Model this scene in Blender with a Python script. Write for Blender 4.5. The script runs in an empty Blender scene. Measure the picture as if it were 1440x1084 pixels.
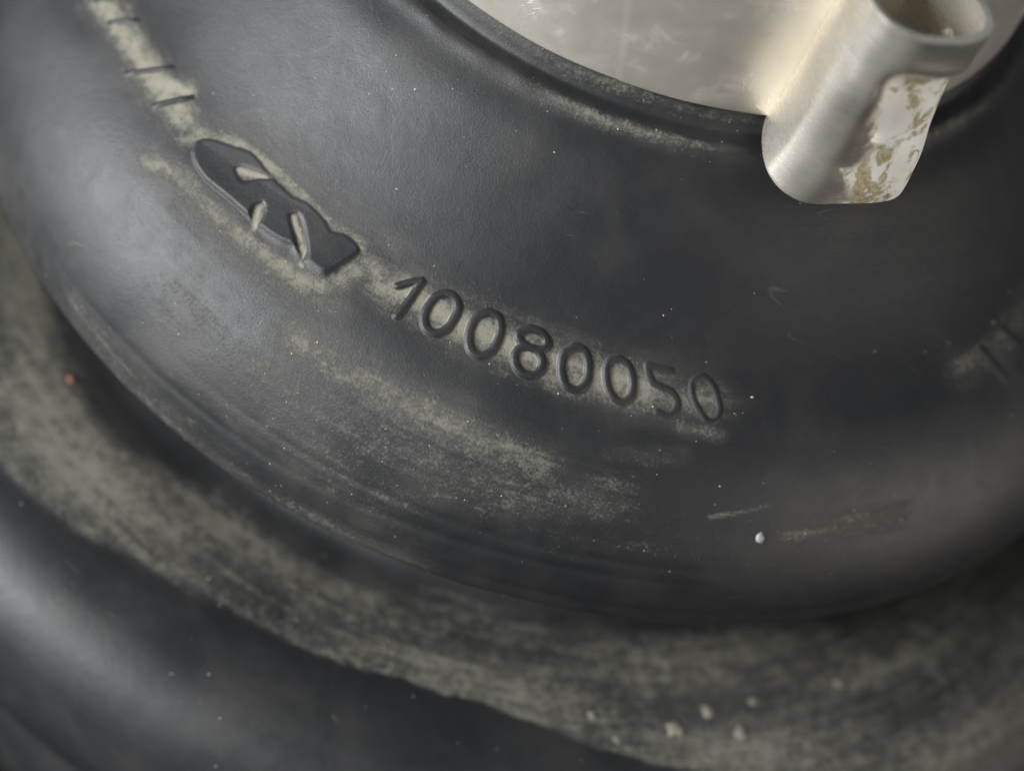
import bpy, math, random
import numpy as np
from mathutils import Matrix, Vector, noise as mnoise

MM = 0.001            # everything below is measured in millimetres and scaled to metres
ZB = 40.0             # the bellows rests on its wide end: height of the first fold's rim above the table
R = math.radians
random.seed(4); rng = np.random.default_rng(4)
scene = bpy.context.scene
COL = scene.collection

# ------------------------------------------------------------------ camera
CPOS = np.array([0.0, -77.563794, 68.730066])
CFW = np.array([0.018824, 0.643398, -0.765300])
CRT = np.array([0.927372, 0.274832, 0.253866])
CUP = np.array([-0.373666, 0.714497, 0.591496])
FPX = 2600.0
cam_d = bpy.data.cameras.new('camera'); cam = bpy.data.objects.new('camera', cam_d); COL.objects.link(cam)
M = Matrix.Identity(4)
for i in range(3):
    M[i][0] = CRT[i]; M[i][1] = CUP[i]; M[i][2] = -CFW[i]
    M[i][3] = (CPOS[i] + (ZB if i == 2 else 0)) * MM
cam.matrix_world = M
cam_d.sensor_width = 36; cam_d.lens = FPX / 1440 * 36
cam_d.clip_start = 0.005; cam_d.clip_end = 20
cam_d.dof.use_dof = True; cam_d.dof.focus_distance = 0.0772; cam_d.dof.aperture_fstop = 24
scene.camera = cam

# ------------------------------------------------------------------ light
w = bpy.data.worlds.new('World'); scene.world = w; w.use_nodes = True
bg = w.node_tree.nodes['Background']; bg.inputs[0].default_value = (0.86, 0.94, 1.0, 1); bg.inputs[1].default_value = 0.135

def area(name, loc, target, sx, sy, power, col):
    d = bpy.data.lights.new(name, 'AREA'); d.shape = 'RECTANGLE'; d.size = sx; d.size_y = sy; d.energy = power; d.color = col
    o = bpy.data.objects.new(name, d); COL.objects.link(o); o.location = loc
    o.rotation_euler = (Vector(target) - Vector(loc)).to_track_quat('-Z', 'Y').to_euler()
    return o
TGT = (0, -0.02, ZB * MM)
area('window_light', (-0.51, -0.29, 0.26), TGT, 0.28, 0.28, 11.4, (0.97, 0.985, 1.0))
area('room_light', (0.55, -0.17, 0.13), TGT, 0.32, 0.22, 1.7, (1.0, 0.95, 0.88))
vs = scene.view_settings
vs.view_transform = 'Standard'; vs.look = 'None'; vs.exposure = 0.12; vs.gamma = 1.0; vs.use_curve_mapping = False

# ------------------------------------------------------------------ profile of the bellows (radius, height), mm
PTS = [(14.2, 22), (14.2, 30.2), (14.8, 31), (16.0, 31), (16.7, 30.4), (16.85, 29), (16.85, 24), (16.85, 19.2), (16.95, 18.3),
       (17.15, 17.95), (17.3, 17.6), (17.4, 17.3), (17.55, 17.08), (17.95, 16.98), (18.4, 16.9), (19.0, 16.45),
       (20.0, 15.75), (21.4, 14.4), (22.8, 13.05), (24.2, 11.8), (25.4, 10.9), (26.6, 10.2), (28.0, 9.45), (29.4, 8.4), (30.7, 7.0), (31.75, 5.35), (32.42, 3.7),
       (32.68, 2.3), (32.52, 1.2), (31.85, .55), (30.4, .1), (28.9, -.5), (27.6, -1.8), (27.0, -3.6), (27.0, -5.4), (27.8, -6.3), (28.9, -6.45), (30.1, -6.25), (31.4, -6.0),
       (32.8, -5.85), (34.6, -5.75), (36.5, -5.85), (38.3, -6.25), (39.75, -7.1), (40.85, -8.5), (41.55, -10.3), (41.8, -12.2), (41.4, -14.0),
       (40.6, -15.6), (38.8, -17.3), (36.4, -18.7), (34.6, -20.5), (34.2, -23), (34.2, -27), (34.4, -31), (34.6, -35), (34.6, -ZB)]

def catmull(P, n=24):
    P = np.array(P, float); Q = np.vstack([2 * P[0] - P[1], P, 2 * P[-1] - P[-2]]); out = []
    for i in range(1, len(Q) - 2):
        p0, p1, p2, p3 = Q[i - 1], Q[i], Q[i + 1], Q[i + 2]
        t0 = 0; t1 = t0 + np.linalg.norm(p1 - p0) ** .5; t2 = t1 + np.linalg.norm(p2 - p1) ** .5; t3 = t2 + np.linalg.norm(p3 - p2) ** .5
        t = np.linspace(t1, t2, n, endpoint=False)[:, None]
        A1 = (t1 - t) / (t1 - t0) * p0 + (t - t0) / (t1 - t0) * p1
        A2 = (t2 - t) / (t2 - t1) * p1 + (t - t1) / (t2 - t1) * p2
        A3 = (t3 - t) / (t3 - t2) * p2 + (t - t2) / (t3 - t2) * p3
        B1 = (t2 - t) / (t2 - t0) * A1 + (t - t0) / (t2 - t0) * A2
        B2 = (t3 - t) / (t3 - t1) * A2 + (t - t1) / (t3 - t1) * A3
        out.append((t2 - t) / (t2 - t1) * B1 + (t - t1) / (t2 - t1) * B2)
    return np.vstack(out + [P[-1:]])
PRO = catmull(PTS)
SS = np.concatenate([[0], np.cumsum(np.hypot(*np.diff(PRO, axis=0).T))])
TAN = np.gradient(PRO, SS, axis=0); TAN /= np.linalg.norm(TAN, axis=1)[:, None]

def s_at(r, z):
    return SS[np.argmin((PRO[:, 0] - r) ** 2 + (PRO[:, 1] - z) ** 2)]
S_NECK, S_RIDGE, S_TEXT, S_RIM, S_VAL, S_RIM2 = s_at(17.2, 17.9), s_at(18.5, 16.85), s_at(26.1, 10.45), s_at(32.68, 2.3), s_at(27.8, -6.3), s_at(41.8, -12.2)

def gauss(x, c, w): return np.exp(-((x - c) / w) ** 2)
def sstep(a, b, x):
    t = np.clip((x - a) / (b - a), 0, 1); return t * t * (3 - 2 * t)

_wv = [(rng.integers(1, 7), rng.uniform(.05, .45), rng.uniform(0, 6.28), rng.uniform(.4, 1)) for _ in range(14)]
_wf = [(rng.integers(8, 40), rng.uniform(.3, 1.3), rng.uniform(0, 6.28), rng.uniform(.4, 1)) for _ in range(22)]
def wobble(th, s):
    a = sum(A * np.sin(k * th + f * s + p) for k, f, p, A in _wv) * 0.018
    b = sum(A * np.sin(k * th + f * s + p) for k, f, p, A in _wf) * 0.0032
    body = sstep(S_NECK, S_RIDGE + 2, s)
    d = (a + b) * (0.3 + 0.7 * body)
    # mould parting line round the rim and two shallow flow lines above it
    u = s + 0.12 * np.sin(3 * th + .4) + 0.05 * np.sin(11 * th)
    d = d + 0.05 * gauss(u, S_RIM + 0.75, 0.2) - 0.05 * gauss(u, S_RIM + 0.1, 0.25)
    d = d - 0.05 * gauss(u, S_RIM - 1.6 - .25 * np.sin(2 * th), 0.2) * sstep(-.75, -.3, th) * (1 - sstep(.1, .5, th))
    d = d - 0.035 * gauss(u, S_RIM - 2.7 + .2 * np.sin(3 * th + 1), 0.16) * sstep(-.5, -.2, th) * (1 - sstep(.2, .5, th))
    d = d + 0.06 * gauss(u, S_RIM2 + 0.9, 0.2) - 0.05 * gauss(u, S_RIM2 + 0.4, 0.25)
    # crust edge on the second fold, ragged ridge under the clamp
    d = d + 0.05 * gauss(s, S_RIDGE - .1 + 0.1 * np.sin(31 * th), 0.3) * (0.5 + 0.5 * np.sin(57 * th + 2 * np.sin(9 * th)))
    return d

def surf(th, s, h=0.0):
    th = np.asarray(th, float); s = np.asarray(s, float)
    r = np.interp(s, SS, PRO[:, 0]); z = np.interp(s, SS, PRO[:, 1])
    tr = np.interp(s, SS, TAN[:, 0]); tz = np.interp(s, SS, TAN[:, 1])
    d = wobble(th, s) + h
    r = r - tz * d; z = z + tr * d
    return np.stack([r * np.sin(th), -r * np.cos(th), z + ZB], -1)

def pix(u, v):
    """where the line of sight through a photo pixel first meets the bellows: (angle, arc length)"""
    d = CFW + CRT * (u - 720) / FPX - CUP * (v - 542) / FPX
    t = np.linspace(55, 125, 1400); p = CPOS + t[:, None] * d
    r = np.hypot(p[:, 0], p[:, 1]); z = p[:, 2]
    i0 = np.searchsorted(SS, S_NECK - 2)
    A = np.stack([r, z], 1)[:-1, None]; Bv = np.stack([np.diff(r), np.diff(z)], 1)[:, None]
    C = PRO[i0:-1][None]; D = np.diff(PRO[i0:], axis=0)[None]
    den = Bv[..., 0] * D[..., 1] - Bv[..., 1] * D[..., 0]; den[np.abs(den) < 1e-12] = 1e-12
    e = C - A
    k = (e[..., 0] * D[..., 1] - e[..., 1] * D[..., 0]) / den
    m = (e[..., 0] * Bv[..., 1] - e[..., 1] * Bv[..., 0]) / den
    hit = (k >= 0) & (k <= 1) & (m >= 0) & (m <= 1)
    ii = np.argwhere(hit)
    if len(ii) == 0: return None
    a, b = ii[np.argmin(ii[:, 0])]
    q = p[a] + k[a, b] * (p[a + 1] - p[a])
    return math.atan2(q[0], -q[1]), SS[i0 + b] + m[a, b] * (SS[i0 + b + 1] - SS[i0 + b])

RT = 26.1      # radius used to turn angles into millimetres along the lettering ring
def loc(u, v):
    q = pix(u, v); return (q[0] * RT, q[1])

# ------------------------------------------------------------------ dust map (shape of the dirt on the rubber, plus one painted sheen)
LINES = []
def dline(pts, w_px, k): LINES.append((smooth_poly([loc(*p) for p in pts], False), w_px / 30.0, k))
def smooth_poly(P, closed, n=7):
    P = np.array(P, float)
    if closed:
        Q = catmull(np.vstack([P[-2:], P, P[:2]]), n); return Q[2 * n:-2 * n]
    return catmull(P, n) if len(P) > 2 else P
DIGC = [(548, 405), (575, 412), (620, 443), (682, 470), (745, 498), (808, 522), (870, 538), (905, 547)]
dline(DIGC, 36, .92); dline([(890, 545), (935, 556), (1000, 566)], 38, .72); dline([(960, 598), (1010, 610)], 16, .6)
dline([(520, 372), (600, 402), (690, 432), (760, 462), (840, 490)], 18, .5)
# ticks, then both sides of the emblem
dline([(140, 0), (172, 45), (200, 85), (225, 125), (258, 165)], 32, .92); dline([(215, 115), (262, 128)], 22, 1.0)
dline([(258, 165), (290, 192)], 20, .85)
dline([(258, 195), (330, 200), (400, 250), (455, 305), (510, 345)], 15, .8); dline([(300, 170), (400, 215), (480, 285), (560, 350)], 30, .42)
dline([(205, 225), (250, 245), (290, 285), (335, 325), (380, 362), (430, 398)], 22, .8); dline([(250, 285), (320, 350), (400, 410), (470, 430)], 24, .55)
dline([(430, 398), (470, 395), (515, 370), (545, 395)], 24, .8)
dline([(335, 238), (372, 250)], 9, 1.0); dline([(366, 285), (356, 320)], 8, 1.0); dline([(412, 305), (425, 345), (425, 372)], 8, 1.0)
# abraded speckle below the lettering
dline([(410, 470), (480, 515), (560, 565), (650, 610), (760, 655)], 38, .70); dline([(380, 520), (500, 600), (620, 660), (740, 700), (860, 700)], 50, .52)
dline([(250, 430), (330, 520), (420, 610), (520, 690)], 80, .42); dline([(110, 440), (200, 550), (320, 655), (440, 730), (570, 790)], 44, .5); dline([(640, 690), (560, 700), (470, 680)], 30, .42); dline([(860, 640), (960, 640)], 18, .42); dline([(800, 760), (1000, 770)], 50, .34)
dline([(1110, 755), (1170, 742), (1260, 722)], 24, .68); dline([(1000, 728), (1080, 712)], 5, .75); dline([(1060, 790), (1180, 790)], 22, .34)
# right-hand lettering, then the light's sheen below the neck painted as thin dust
dline([(1350, 525), (1385, 500), (1425, 460), (1445, 420)], 34, .55)
dline([(560, 70), (640, 160), (720, 210)], 40, .26)

# line of the dust crust on the second fold, measured on the photograph
_CR = sorted(pix(u, v) for u, v in [(23, 683), (90, 735), (156, 777), (241, 820), (311, 851), (404, 905), (478, 936), (560, 952), (677, 991), (793, 1033), (910, 1072)])
_CRT = np.array([c[0] for c in _CR]); _CRS = np.array([c[1] for c in _CR])
def crust(th):
    s = np.interp(th, _CRT, _CRS)
    s = s + np.clip(th - _CRT[-1], 0, 1) * 9 + np.clip(_CRT[0] - th, 0, 1) * 3
    return s + 0.07 * np.sin(23 * th) + 0.05 * np.sin(61 * th + 1) + .03 * np.sin(173 * th)

def seg_dist(A, B, P, closed):
    Q = np.array(P, float); Q2 = np.vstack([Q, Q[:1]]) if closed else Q
    d = np.full(A.shape, 1e9)
    for p, q in zip(Q2[:-1], Q2[1:]):
        e = q - p; k = np.clip(((A - p[0]) * e[0] + (B - p[1]) * e[1]) / (e @ e + 1e-12), 0, 1)
        d = np.minimum(d, np.hypot(A - p[0] - k * e[0], B - p[1] - k * e[1]))
    return d

def dust(th, s):
    th = np.atleast_1d(np.asarray(th, float)); s = np.atleast_1d(np.asarray(s, float)); a = th * RT
    d = np.zeros_like(a)
    for P, w_, k in LINES:
        m = (a > P[:, 0].min() - 3 * w_) & (a < P[:, 0].max() + 3 * w_) & (s > P[:, 1].min() - 3 * w_) & (s < P[:, 1].max() + 3 * w_)
        if not m.any(): continue
        q = seg_dist(a[m], s[m], P, False) / w_
        d[m] = np.maximum(d[m], k * np.exp(-.9 * q ** 1.9))
    # ring of grime under the clamp
    d = np.maximum(d, (0.74 * gauss(s, S_RIDGE + .05, 0.5)) * (0.62 + 0.38 * np.sin(7 * th + 1.2)) * sstep(-1.0, -.5, th))
    d = np.maximum(d, 0.55 * gauss(s, S_NECK + .2, 0.6))
    # valley and top of the second fold; dust starts late, darkening the shaded crease
    cr = crust(th)
    v = sstep(S_VAL - .6, S_VAL + 2.2, s + .5 * np.sin(5 * th) + .3 * np.sin(13 * th) - 1.5 * sstep(-.25, -.55, th)) * (1 - sstep(cr - .55 + .4 * sstep(-.2, .0, th), cr + .5 - .35 * sstep(-.2, .0, th), s))
    lev = 0.76 - 0.13 * sstep(-.5, -.1, th) + .12 * np.sin(9 * th) * np.sin(1.1 * s)
    d = np.maximum(d, v * lev)
    d = np.maximum(d, 0.05 * sstep(S_VAL, S_VAL + 1, s))
    d = np.maximum(d, 0.26 * sstep(.45, .8, th) * sstep(S_VAL, S_VAL + 1, s))
    d = np.maximum(d, 0.34 * gauss(s, S_RIM + .6, 1.9) * (1 - sstep(-.1, .35, th)))
    return d

# ------------------------------------------------------------------ materials
def nodes(name):
    m = bpy.data.materials.new(name); m.use_nodes = True
    nt = m.node_tree; return m, nt, nt.nodes['Principled BSDF']
def N(nt, kind, **kw):
    n = nt.nodes.new(kind)
    for k, v in kw.items():
        if k in ('operation', 'blend_type', 'data_type', 'attribute_name', 'feature', 'distance', 'interpolation_type', 'noise_dimensions', 'voronoi_dimensions', 'vector_type'): setattr(n, k, v)
        else: n.inputs[k].default_value = v
    return n
def math_(nt, op, a, b=None, c=None, clamp=False):
    n = nt.nodes.new('ShaderNodeMath'); n.operation = op; n.use_clamp = clamp
    for i, x in enumerate((a, b, c)):
        if x is None: continue
        if isinstance(x, (int, float)): n.inputs[i].default_value = x
        else: nt.links.new(x, n.inputs[i])
    return n.outputs[0]
def smooth(nt, x, a, b, lo=0.0, hi=1.0):
    n = nt.nodes.new('ShaderNodeMapRange'); n.interpolation_type = 'SMOOTHSTEP'
    nt.links.new(x, n.inputs[0]); n.inputs[1].default_value = a; n.inputs[2].default_value = b; n.inputs[3].default_value = lo; n.inputs[4].default_value = hi
    return n.outputs[0]
def mixc(nt, f, a, b, blend='MIX'):
    n = nt.nodes.new('ShaderNodeMix'); n.data_type = 'RGBA'; n.blend_type = blend
    if isinstance(f, (int, float)): n.inputs[0].default_value = f
    else: nt.links.new(f, n.inputs[0])
    for k, x in ((6, a), (7, b)):
        if isinstance(x, tuple): n.inputs[k].default_value = (*x, 1)
        else: nt.links.new(x, n.inputs[k])
    return n.outputs[2]
def coords(nt):                                   # object coordinates in millimetres
    tc = nt.nodes.new('ShaderNodeTexCoord'); vm = nt.nodes.new('ShaderNodeVectorMath'); vm.operation = 'SCALE'
    vm.inputs['Scale'].default_value = 1000.0; nt.links.new(tc.outputs['Object'], vm.inputs[0]); return vm.outputs[0]
def noise(nt, v, scale, detail=5, rough=.6, dist=0.0):
    n = nt.nodes.new('ShaderNodeTexNoise'); nt.links.new(v, n.inputs['Vector'])
    n.inputs['Scale'].default_value = scale; n.inputs['Detail'].default_value = detail; n.inputs['Roughness'].default_value = rough; n.inputs['Distortion'].default_value = dist
    return n.outputs[0]

def rubber_material():
    m, nt, bs = nodes('rubber'); L = nt.links.new
    v = coords(nt)
    at = nt.nodes.new('ShaderNodeAttribute'); at.attribute_name = 'dust'; D = at.outputs['Fac']
    uv = nt.nodes.new('ShaderNodeUVMap'); uv.uv_map = 'ring'
    st = nt.nodes.new('ShaderNodeVectorMath'); st.operation = 'MULTIPLY'; L(uv.outputs[0], st.inputs[0]); st.inputs[1].default_value = (0.16, 2.2, 1)
    streak = noise(nt, st.outputs[0], 1.0, 6, .62, .4)
    big, mid, fine = noise(nt, v, .22, 4, .55, .3), noise(nt, v, .9, 6, .62, .5), noise(nt, v, 7.0, 6, .72)
    grit = noise(nt, v, 11.0, 4, .75)
    # dust coverage
    patch = noise(nt, v, 1.7, 8, .68, .6)
    x = math_(nt, 'MULTIPLY', D, math_(nt, 'MULTIPLY_ADD', patch, 1.7, .12))
    x = math_(nt, 'MULTIPLY_ADD', math_(nt, 'SUBTRACT', mid, .5), .55, x)
    x = math_(nt, 'MULTIPLY_ADD', math_(nt, 'SUBTRACT', fine, .5), 1.15, x)
    x = math_(nt, 'MULTIPLY_ADD', math_(nt, 'SUBTRACT', streak, .5), .9, x)
    heavy = smooth(nt, x, .38, .92)
    film = smooth(nt, math_(nt, 'MULTIPLY_ADD', math_(nt, 'SUBTRACT', big, .5), .9, D), 0, 1.3, .0, .60)
    film = math_(nt, 'MULTIPLY', film, smooth(nt, math_(nt, 'MULTIPLY_ADD', streak, .5, math_(nt, 'MULTIPLY', grit, .8)), .42, .92, .25, 1.35))
    speck = smooth(nt, math_(nt, 'MULTIPLY_ADD', D, .16, grit), .62, .74, 0, .7)
    cover = math_(nt, 'MAXIMUM', math_(nt, 'MAXIMUM', math_(nt, 'MULTIPLY', heavy, .86), film), math_(nt, 'MULTIPLY', speck, math_(nt, 'MULTIPLY_ADD', D, 1.3, .06, clamp=True)))
    st2 = nt.nodes.new('ShaderNodeVectorMath'); st2.operation = 'MULTIPLY'; L(uv.outputs[0], st2.inputs[0]); st2.inputs[1].default_value = (0.035, .22, 1)
    hn = noise(nt, st2.outputs[0], 1.0, 2.5, .5, .3); hair = smooth(nt, math_(nt, 'ABSOLUTE', math_(nt, 'SUBTRACT', hn, .5)), 0, .002, 1, 0)
    hair = math_(nt, 'MULTIPLY', hair, smooth(nt, noise(nt, v, .5, 3, .5), .55, .68, 0, .30))
    cover = math_(nt, 'MAXIMUM', cover, hair)
    rub = mixc(nt, smooth(nt, big, .35, .7), (.012, .0127, .0142), (.0205, .0205, .021))
    dcol = mixc(nt, mid, (.165, .157, .125), (.30, .282, .222))
    dcol = mixc(nt, smooth(nt, D, .55, 1.05), mixc(nt, mid, (.078, .075, .063), (.145, .139, .115)), dcol)
    dcol = mixc(nt, smooth(nt, fine, .45, .75), dcol, (.15, .14, .11))
    L(mixc(nt, cover, rub, dcol), bs.inputs['Base Color'])
    ro = math_(nt, 'MULTIPLY_ADD', math_(nt, 'SUBTRACT', mid, .5), .24, .43)
    ro = math_(nt, 'MULTIPLY_ADD', math_(nt, 'SUBTRACT', streak, .5), .05, ro)
    ro = math_(nt, 'MULTIPLY_ADD', cover, .75, ro, clamp=True)
    L(ro, bs.inputs['Roughness'])
    bs.inputs['Specular IOR Level'].default_value = .32
    b1 = nt.nodes.new('ShaderNodeBump'); b1.inputs['Distance'].default_value = .00005; b1.inputs['Strength'].default_value = .55
    h = math_(nt, 'MULTIPLY_ADD', math_(nt, 'MULTIPLY', fine, heavy), 1.1, math_(nt, 'MULTIPLY', grit, .75))
    h = math_(nt, 'MULTIPLY_ADD', patch, .45, h); h = math_(nt, 'MULTIPLY_ADD', hair, .8, h)
    h = math_(nt, 'MULTIPLY_ADD', streak, .10, h)
    h = math_(nt, 'MULTIPLY_ADD', mid, .7, h)
    L(h, b1.inputs['Height']); L(b1.outputs[0], bs.inputs['Normal'])
    return m
RUB = rubber_material()

def steel_material(name, corroded):
    m, nt, bs = nodes(name); L = nt.links.new
    v = coords(nt)
    sc = nt.nodes.new('ShaderNodeVectorMath'); sc.operation = 'MULTIPLY'; L(v, sc.inputs[0]); sc.inputs[1].default_value = (.35, .35, 3.5)
    brush = noise(nt, sc.outputs[0], 2.0, 6, .65)
    big, mid, fine = noise(nt, v, .30, 4, .55, .4), noise(nt, v, .75, 7, .66, .9), noise(nt, v, 5.5, 6, .7)
    base = mixc(nt, smooth(nt, big, .3, .75), (.93, .87, .75), (.86, .81, .72))
    base = mixc(nt, smooth(nt, fine, .60, .74, 0, .3), base, (.40, .35, .30))
    met = smooth(nt, big, .3, .7, .94, .88) if corroded else smooth(nt, big, .3, .7, .86, .78)
    ro = math_(nt, 'MULTIPLY_ADD', brush, .12, .21 if corroded else .22)
    if corroded:
        at = nt.nodes.new('ShaderNodeAttribute'); at.attribute_name = 'rust'; C = at.outputs['Fac']
        # whitish oxide crust with olive pits, only on the dented face
        x = math_(nt, 'MULTIPLY_ADD', math_(nt, 'SUBTRACT', mid, .5), 1.3, C)
        white = smooth(nt, x, .36, .72)
        y = math_(nt, 'MULTIPLY_ADD', noise(nt, v, .33, 2, .5), .45, math_(nt, 'MULTIPLY', noise(nt, v, .85, 8, .66, .9), .75))
        olive = math_(nt, 'MULTIPLY', smooth(nt, math_(nt, 'MULTIPLY_ADD', C, .05, y), .635, .69), white)
        base = mixc(nt, white, base, mixc(nt, fine, (.70, .68, .62), (.88, .86, .81)))
        base = mixc(nt, olive, base, mixc(nt, smooth(nt, fine, .35, .65), (.26, .225, .115), (.55, .48, .31)))
        met = math_(nt, 'MULTIPLY', met, math_(nt, 'MULTIPLY_ADD', white, -.93, 1))
        ro = math_(nt, 'MULTIPLY_ADD', white, .3, ro, clamp=True)
        hh = math_(nt, 'MULTIPLY_ADD', olive, -.9, white)
    else:
        film = smooth(nt, math_(nt, 'MULTIPLY_ADD', big, .6, mid), .80, 1.15, .05, .3)
        base = mixc(nt, film, base, (.50, .465, .41)); met = math_(nt, 'MULTIPLY', met, math_(nt, 'MULTIPLY_ADD', film, -.8, 1))
        vein = noise(nt, v, .55, 5, .6, 1.8)
        vv = smooth(nt, math_(nt, 'ABSOLUTE', math_(nt, 'SUBTRACT', vein, .5)), .0, .022, .55, 0)
        vv = math_(nt, 'MULTIPLY', vv, smooth(nt, big, .5, .62))
        base = mixc(nt, math_(nt, 'MULTIPLY', vv, .6), base, (.72, .68, .62)); hh = math_(nt, 'MULTIPLY', vv, .5)
        ro = math_(nt, 'MULTIPLY_ADD', film, .25, ro, clamp=True)
    L(base, bs.inputs['Base Color']); L(met if not isinstance(met, float) else met, bs.inputs['Metallic']); L(ro, bs.inputs['Roughness'])
    b1 = nt.nodes.new('ShaderNodeBump'); b1.inputs['Distance'].default_value = .00005; b1.inputs['Strength'].default_value = .42 if corroded else .5
    h = math_(nt, 'MULTIPLY_ADD', brush, .35 if corroded else .07, hh); h = math_(nt, 'MULTIPLY_ADD', mid, .1 if corroded else .06, h); h = math_(nt, 'MULTIPLY_ADD', fine, .2, h)
    L(h, b1.inputs['Height']); L(b1.outputs[0], bs.inputs['Normal'])
    return m
STEEL, STEEL_EAR = steel_material('dull_steel', False), steel_material('corroded_steel', True)

def plain(name, c1, c2, scale, rough):
    m, nt, bs = nodes(name); n = noise(nt, coords(nt), scale, 5, .65)
    nt.links.new(mixc(nt, n, c1, c2), bs.inputs['Base Color']); bs.inputs['Roughness'].default_value = rough
    return m
GRAIN = plain('pale_grit', (.14, .135, .11), (.55, .52, .45), 1.3, .85)
FLAKE = plain('white_flake', (.16, .16, .16), (.34, .34, .34), 3, .6)
CRUMB = plain('soil_crumb', (.09, .086, .068), (.20, .188, .148), 2.5, .95)
RUSTY = plain('rust_crumb', (.20, .09, .05), (.36, .20, .12), 3, .95)
TABLE = plain('table_grey', (.008, .008, .008), (.012, .012, .012), .05, .95)
TABLE.node_tree.nodes['Principled BSDF'].inputs['Specular IOR Level'].default_value = .1

# ------------------------------------------------------------------ object helpers
def mesh_obj(name, V, F, mat, parent=None, smooth_=True, origin=None, attrs=None, uv=None):
    V = np.asarray(V, float)
    o0 = np.zeros(3) if origin is None else np.asarray(origin, float)
    me = bpy.data.meshes.new(name)
    F = np.asarray(F) if not isinstance(F, list) else F
    if isinstance(F, np.ndarray):
        me.vertices.add(len(V)); me.vertices.foreach_set('co', ((V - o0) * MM).astype(np.float32).ravel())
        k = F.shape[1]; me.loops.add(F.size); me.loops.foreach_set('vertex_index', F.ravel().astype(np.int32))
        me.polygons.add(len(F)); me.polygons.foreach_set('loop_start', np.arange(0, F.size, k, dtype=np.int32))
        me.polygons.foreach_set('loop_total', np.full(len(F), k, dtype=np.int32)); me.update(calc_edges=True); me.validate()
    else:
        me.from_pydata([tuple(x) for x in (V - o0) * MM], [], F); me.update()
    if smooth_: me.polygons.foreach_set('use_smooth', np.ones(len(me.polygons), dtype=bool))
    for k, a in (attrs or {}).items():
        at = me.attributes.new(k, 'FLOAT', 'POINT'); at.data.foreach_set('value', np.asarray(a, np.float32))
    if uv is not None:
        l = me.uv_layers.new(name='ring'); vi = np.empty(len(me.loops), np.int32); me.loops.foreach_get('vertex_index', vi)
        l.data.foreach_set('uv', np.asarray(uv, np.float32)[vi].ravel())
    me.materials.append(mat)
    ob = bpy.data.objects.new(name, me); COL.objects.link(ob)
    if parent is not None: ob.parent = parent
    elif origin is not None: ob.location = o0 * MM
    return ob
def empty(name, loc_mm, label, cat):
    o = bpy.data.objects.new(name, None); COL.objects.link(o); o.location = np.asarray(loc_mm) * MM; o.empty_display_size = .005
    o['label'] = label; o['category'] = cat; return o
def tag(o, label=None, cat=None, group=None, kind=None):
    for k, v in (('label', label), ('category', cat), ('group', group), ('kind', kind)):
        if v: o[k] = v
    return o
def grid_faces(nu, nv, wrap=False):
    i = np.arange(nu if wrap else nu - 1); j = np.arange(nv - 1)
    I, J = np.meshgrid(i, j, indexing='ij'); I2 = (I + 1) % nu
    return np.stack([I * nv + J, I * nv + J + 1, I2 * nv + J + 1, I2 * nv + J], -1).reshape(-1, 4)

# ------------------------------------------------------------------ table
bx = 400.0
n = 9; g = np.linspace(-bx, bx, n); X, Y = np.meshgrid(g, g, indexing='ij')
t_ = mesh_obj('tabletop', np.stack([X, Y, 0 * X], -1).reshape(-1, 3), grid_faces(n, n)[:, ::-1], TABLE); tag(t_, kind='structure')

# ------------------------------------------------------------------ rubber boot
boot = empty('rubber_boot', (0, 0, 0), 'black ribbed rubber boot with raised number 10080050 and dusty folds', 'rubber boot')
th = np.concatenate([np.arange(-85, 80, .22), np.linspace(80, 275, 200)[:-1]]) * math.pi / 180
sv = np.concatenate([np.arange(0, S_NECK - 1, .5), np.arange(S_NECK - 1, S_NECK + 3, .07), np.arange(S_NECK + 3, S_RIM2 + 2, .14), np.arange(S_RIM2 + 2, SS[-1], .6), SS[-1:]])
T, S = np.meshgrid(th, sv, indexing='ij')
V = surf(T, S).reshape(-1, 3)
uvs = np.stack([T * 30, S], -1).reshape(-1, 2)
thw = np.where(T > math.pi, T - 2 * math.pi, T)
mesh_obj('bellows', V, grid_faces(len(th), len(sv), True), RUB, boot, attrs={'dust': dust(thw, S).ravel()}, uv=uvs)

def inside(A, B, P):
    c = np.zeros(A.shape, bool); Q = np.array(P, float); j = len(Q) - 1
    for i in range(len(Q)):
        (xi, yi), (xj, yj) = Q[i], Q[j]
        c ^= ((yi > B) != (yj > B)) & (A < (xj - xi) * (B - yi) / (yj - yi + 1e-12) + xi); j = i
    return c
def relief(name, sdf, box, H, soft, step=.055, clean=1.0, label=None, tilt=None):
    a = np.arange(box[0] - soft * 2, box[1] + soft * 2, step); b = np.arange(box[2] - soft * 2, box[3] + soft * 2, step)
    A, B = np.meshgrid(a, b, indexing='ij'); d = sdf(A, B)
    k = 1 - sstep(-soft * .55, soft, d); h = H * k * (1 if tilt is None else tilt(A, B)) - .012
    th_ = A / RT
    P = surf(th_, B, h).reshape(-1, 3)
    du = dust(th_, B) * (1 - clean * sstep(.25, .8, k)) + .0
    F = grid_faces(len(a), len(b))
    keep = (d.ravel()[F] < soft * 1.15).any(1); F = F[keep]
    used = np.unique(F); mp = np.full(len(P), -1); mp[used] = np.arange(len(used))
    o = mesh_obj(name, P[used], mp[F], RUB, boot, attrs={'dust': du.ravel()[used]}, uv=np.stack([th_ * 30, B], -1).reshape(-1, 2)[used])
    if label: o['label'] = label
    return o
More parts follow.
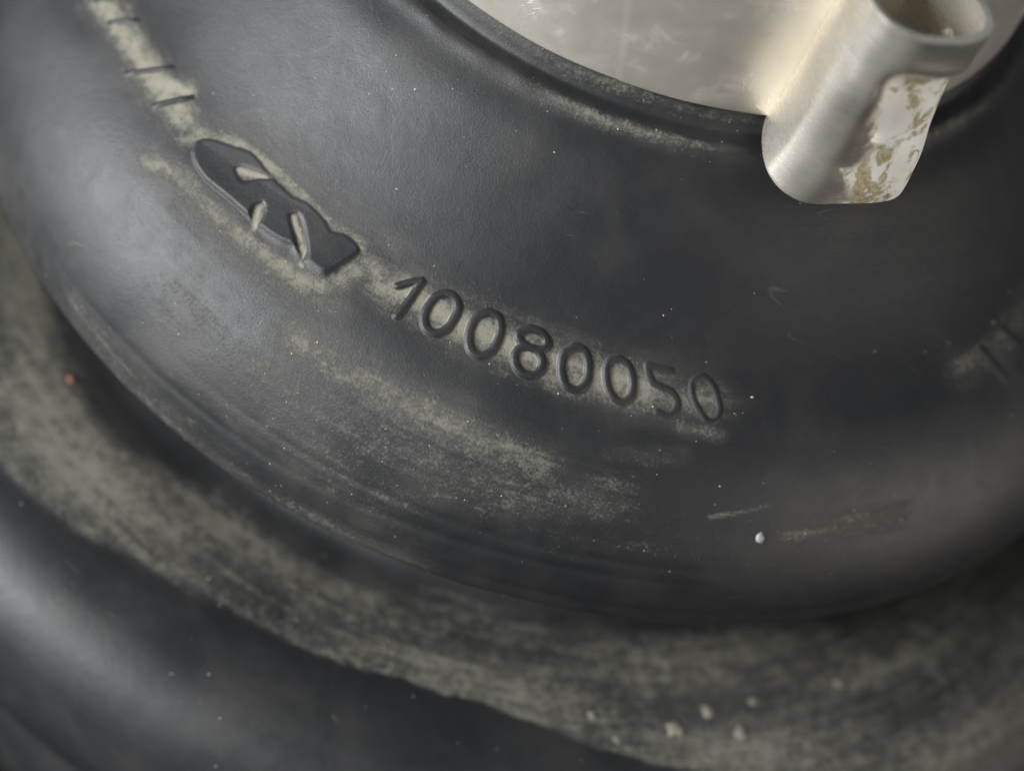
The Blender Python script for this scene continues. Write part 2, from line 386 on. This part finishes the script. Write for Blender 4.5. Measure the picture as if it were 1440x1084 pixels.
def stroke(name, lines, w_px, H=.115, soft=.12, clean=1.0, fade=0, **kw):
    Ls = []
    for pts, closed in lines:
        Ls.append((smooth_poly([loc(*p) for p in pts], closed), closed))
    al = np.vstack([l for l, _ in Ls]); hw = w_px * .98 / 2 / 30.0
    box = (al[:, 0].min() - hw, al[:, 0].max() + hw, al[:, 1].min() - hw, al[:, 1].max() + hw)
    def sdf(A, B):
        d = np.full(A.shape, 1e9)
        for l, c in Ls: d = np.minimum(d, seg_dist(A, B, l, c))
        return d - hw
    if fade:
        e0, e1 = Ls[0][0][0], Ls[0][0][-1]
        kw['tilt'] = lambda A, B: sstep(0, fade, np.hypot(A - e0[0], B - e0[1])) * sstep(0, fade, np.hypot(A - e1[0], B - e1[1]))
    return relief(name, sdf, box, H, soft, clean=clean, **kw)
def z6(pts, ox, oy): return [(ox + x / 5.538, oy + y / 5.538) for x, y in pts]

A0, B0 = (540, 370), (780, 450)
DIG = [
    ('raised_digit', [(z6([(105, 178), (200, 152), (292, 140)], *A0), False), (z6([(292, 140), (210, 270), (100, 412)], *A0), False)], 8.2, .14, 1),
    ('raised_digit', [(z6([(400, 262), (480, 237), (548, 268), (577, 345), (545, 435), (480, 520), (400, 548), (335, 515), (312, 430), (345, 335)], *A0), True)], 9, .125, 1),
    ('raised_digit', [(z6([(810, 385), (885, 420), (908, 510), (885, 605), (825, 695), (740, 722), (680, 680), (660, 585), (685, 480), (740, 405)], *A0), True)], 9, .125, 1),
    ('raised_digit', [(z6([(1130, 512), (1210, 535), (1266, 600), (1250, 664), (1185, 676), (1110, 645), (1055, 600), (1050, 545)], *A0), True),
                      (z6([(1110, 655), (1190, 682), (1232, 760), (1212, 840), (1145, 880), (1070, 855), (1022, 785), (1022, 712), (1060, 660)], *A0), True)], 8.6, .14, 1),
    ('raised_digit', [(z6([(150, 208), (222, 235), (258, 312), (263, 400), (243, 490), (195, 540), (140, 545), (85, 510), (55, 430), (55, 330), (80, 250)], *B0), True)], 8.6, .125, 1),
    ('raised_digit', [(z6([(490, 300), (558, 340), (595, 420), (607, 510), (585, 600), (520, 640), (460, 610), (415, 530), (400, 440), (408, 350), (440, 310)], *B0), True)], 7.8, .13, 1),
    ('raised_digit', [(z6([(900, 395), (820, 375), (722, 352)], *B0), False), (z6([(722, 352), (732, 420), (765, 492)], *B0), False), (z6([(765, 492), (835, 522), (910, 562), (952, 632), (938, 705), (880, 745), (800, 715)], *B0), False)], 7.6, .085, .8),
    ('raised_digit', [(z6([(1110, 448), (1072, 485), (1070, 560), (1095, 640), (1140, 720), (1200, 790), (1258, 775), (1285, 705), (1275, 620), (1245, 530), (1200, 465), (1150, 438)], *B0), True)], 5.6, .075, .75),
]
for nm, lines, wpx, H, cl in DIG: stroke(nm, lines, wpx, H, clean=cl)
for a, b, w_ in [((147, 34), (202, 30), 4.2), ((169, 106), (251, 95), 4.2), ((207, 151), (278, 136), 5.0), ((128, 4), (176, -4), 4), ((1374, 481), (1420, 544), 5), ((1403, 455), (1439, 493), 5)]:
    stroke('raised_tick', [([a, ((a[0] + b[0]) / 2, (a[1] + b[1]) / 2 - .5), b], False)], w_ * 1.25, .13 if a[0] < 700 else .07, soft=.14 if a[0] < 700 else .28, fade=.7)

def z45(pts): return [(240 + x / 4.5, 160 + y / 4.5) for x, y in pts]
EM = smooth_poly([loc(*p) for p in z45([(160, 175), (240, 160), (330, 185), (410, 215), (500, 245), (565, 310), (625, 385), (700, 465), (765, 525), (850, 560), (920, 615), (980, 680), (1010, 748), (1090, 765), (1150, 808), (1192, 865),
     (1120, 925), (1050, 972), (975, 1025), (925, 1000), (860, 930), (780, 830), (700, 800), (600, 740), (520, 660), (430, 580), (330, 500), (230, 420), (170, 330), (140, 240)])], True, 2)
HO = [smooth_poly([loc(*p) for p in z45(h)], True, 2) for h in (
    [(412, 350), (440, 332), (500, 345), (560, 375), (640, 405), (560, 402), (495, 418), (445, 418)],
    [(580, 560), (592, 620), (550, 700), (515, 740), (500, 640), (535, 575)],
    [(758, 640), (800, 628), (832, 690), (852, 780), (868, 880), (835, 960), (802, 890), (788, 780), (768, 700)])]
def emblem_sdf(A, B):
    d = seg_dist(A, B, EM, True); d = np.where(inside(A, B, EM), -d, d)
    for h in HO:
        e = seg_dist(A, B, h, True); e = np.where(inside(A, B, h), -e, e) - .06; d = np.maximum(d, -e)
    m = sstep(-.1, 1.1, B - np.interp(A, [EA[0], EB[0]], [EA[1], EB[1]]))
    return d / (1 + 3.5 * m) + .02 * np.sin(2.1 * A + 1.3 * B)
EA, EB = loc(225, 215), loc(478, 372)
relief('raised_emblem', emblem_sdf, (EM[:, 0].min(), EM[:, 0].max(), EM[:, 1].min(), EM[:, 1].max()), .20, .17, label='smooth clean raised emblem with three dust filled slots',
       tilt=lambda A, B: np.clip(1 + .42 * (B - np.interp(A, [EA[0], EB[0]], [EA[1], EB[1]])), .35, 2.2))

# ------------------------------------------------------------------ hose clamp
ZC, ZT, RC, TH = 18.17 + ZB, 27.3 + ZB, 17.56, .62
c0 = np.array([0, 0, ZC])
clamp = empty('hose_clamp', c0, 'dull silver steel ear clamp gripping the neck of the rubber boot', 'hose clamp')
prof = []
def rc(r, z, b, a0, a1):
    for a in np.linspace(a0, a1, 5): prof.append((r + b * math.cos(R(a)), z + b * math.sin(R(a))))
b_ = .16
rc(RC - TH + b_, ZC + b_, b_, 180, 270); rc(RC - b_, ZC + b_, b_, 270, 360)
for z in np.linspace(ZC + .5, ZT - .5, 24): prof.append((RC, z))
rc(RC - b_, ZT - b_, b_, 0, 90); rc(RC - TH + b_, ZT - b_, b_, 90, 180); prof.append(prof[0])
prof = np.array(prof); th = np.linspace(-math.pi, math.pi, 721)[:-1]
T, I = np.meshgrid(th, np.arange(len(prof)), indexing='ij')
outer = (prof[:, 0] > RC - .2)[I]
rr = prof[I, 0] + outer * (.018 * np.sin(5 * T + .4 * prof[I, 1]) + .012 * np.sin(13 * T + 1.1 * prof[I, 1]) + .03 * sstep(.045, .050, T + .012 * (prof[I, 1] - ZC) ) * (1 - sstep(1.4, 1.5, T)))
zz = prof[I, 1] + .03 * np.sin(7 * T) + .02 * np.sin(17 * T + 1)
mesh_obj('band', np.stack([rr * np.sin(T), -rr * np.cos(T), zz], -1).reshape(-1, 3), grid_faces(len(th), len(prof), True)[:, ::-1], STEEL, clamp, origin=c0)

# ear: a strip of the same steel bent outward into a loop
AZ = R(30.2)
sec = catmull([(-1.6, -.55), (-2.0, -.15), (-2.35, .4), (-2.62, 1.0), (-2.85, 1.7), (-3.0, 2.4), (-3.02, 3.2), (-2.75, 4.0), (-2.1, 4.62), (-1.2, 4.9), (0, 4.98), (1.2, 4.9), (2.15, 4.6), (2.8, 3.98), (3.05, 3.2), (3.02, 2.4), (2.9, 1.7), (2.65, 1.0), (2.4, .4), (2.0, -.15), (1.6, -.55)], 9)
zs = np.linspace(ZC - .02, ZT + .05, 70)
I, Z = np.meshgrid(np.arange(len(sec)), zs, indexing='ij')
t, nn = sec[I, 0].copy(), sec[I, 1].copy()
front = sstep(2.6, 4.2, nn)
zz = ZT - Z
dent = sstep(-2.2, .4, t + .25 * np.sin(.9 * zz)) * sstep(1.4, 2.9, zz - .1 * t) * front * (1 - .8 * sstep(3.0, 8.8, zz))
nn = nn - .95 * dent
nn = nn + .05 * np.sin(1.3 * Z) * front + .03 * np.sin(2.9 * Z + t) * front
fz = (Z - ZC) / (ZT - ZC)
t = t + .06 * np.sin(.8 * (Z - ZC)) + (.25 + .75 * fz) * sstep(0, -2.5, t) + .6 * (1 - fz) * sstep(-1, 2, t)
et, er = np.array([math.cos(AZ), math.sin(AZ), 0]), np.array([math.sin(AZ), -math.cos(AZ), 0])
V = (RC + nn)[..., None] * er + t[..., None] * et; V[..., 2] = Z
rust = .92 * sstep(-2.0, 1.0, sec[I, 0] + .3 * np.sin(1.7 * Z)) * sstep(1.0, 2.8, zz) * sstep(.5, 2.5, sec[I, 1])
ear = mesh_obj('ear', V.reshape(-1, 3), grid_faces(len(sec), len(zs)), STEEL_EAR, clamp, origin=c0, attrs={'rust': rust.ravel()})
ear['label'] = 'bent open steel loop with white and olive corrosion in its dent'
so = ear.modifiers.new('thickness', 'SOLIDIFY'); so.thickness = .34 * MM; so.offset = 1.0
bv = ear.modifiers.new('edge', 'BEVEL'); bv.width = .07 * MM; bv.segments = 3; bv.limit_method = 'ANGLE'; bv.angle_limit = R(50)

# ------------------------------------------------------------------ grit lying on the rubber
def pebble(th_, s_, size, flat=.6, sub=1):
    P, F = ICO[sub]
    k = rng.uniform(.55, 1.4, len(P))[:, None]; Q = P * k * size * np.array([rng.uniform(.7, 1.4), rng.uniform(.7, 1.2), flat])
    c = surf(th_, s_); e = 1e-3
    a = surf(th_ + e, s_) - c; b = surf(th_, s_ + .02) - c; a /= np.linalg.norm(a); b /= np.linalg.norm(b); n_ = np.cross(b, a)
    if n_[2] < 0 and s_ < S_RIM: n_ = -n_
    ph = rng.uniform(0, 6.28); x = a * math.cos(ph) + b * math.sin(ph); y = np.cross(n_, x)
    return c + Q[:, :1] * x + Q[:, 1:2] * y + (Q[:, 2:] + size * flat * .3) * n_, F
import bmesh
ICO = {}
for sub in (1, 2):
    bm = bmesh.new(); bmesh.ops.create_icosphere(bm, subdivisions=sub, radius=1)
    bm.verts.ensure_lookup_table(); ICO[sub] = (np.array([v.co[:] for v in bm.verts]), np.array([[v.index for v in f.verts] for f in bm.faces])); bm.free()
VV, FF, nV = [], [], 0
cnt = 0
while cnt < 1500:
    a, s_ = rng.uniform(R(-75), R(65)), rng.uniform(S_NECK, S_RIM2 + 1)
    d = float(dust(a, s_)[0])
    if rng.uniform() > .018 + d * .8: continue
    size = min(.017 * math.exp(rng.normal(0, .5)), .06)
    P, F = pebble(a, s_, size)
    VV.append(P); FF.append(F + nV); nV += len(P); cnt += 1
tag(mesh_obj('dust_grains', np.vstack(VV), np.vstack(FF), GRAIN), 'scattered pale dust grains stuck on the black rubber', 'dust', kind='stuff')

def crumb(name, u, v, px, mat, label, cat, group=None, flat=.6):
    q = pix(u, v); P, F = pebble(q[0], q[1], px / 2 / 31, flat, 2)
    tag(mesh_obj(name, P, F, mat, origin=P.mean(0)), label, cat, group)
crumb('white_flake', 1070, 757, 13, FLAKE, 'bright white flake stuck near the rim of the upper fold', 'flake', flat=.25)
for u, v, p in ((950, 1026, 24), (996, 1001, 20), (1042, 1030, 26), (833, 1006, 12), (868, 1040, 14), (1060, 985, 12), (1180, 960, 16)):
    crumb('soil_crumb', u, v, p, CRUMB, 'pale yellowish soil crumb resting on the dusty lower fold', 'crumb', 'soil crumbs on the lower fold', .13)
crumb('rust_crumb', 99, 535, 10, RUSTY, 'small rusty brown crumb in the dusty groove between the folds', 'crumb')
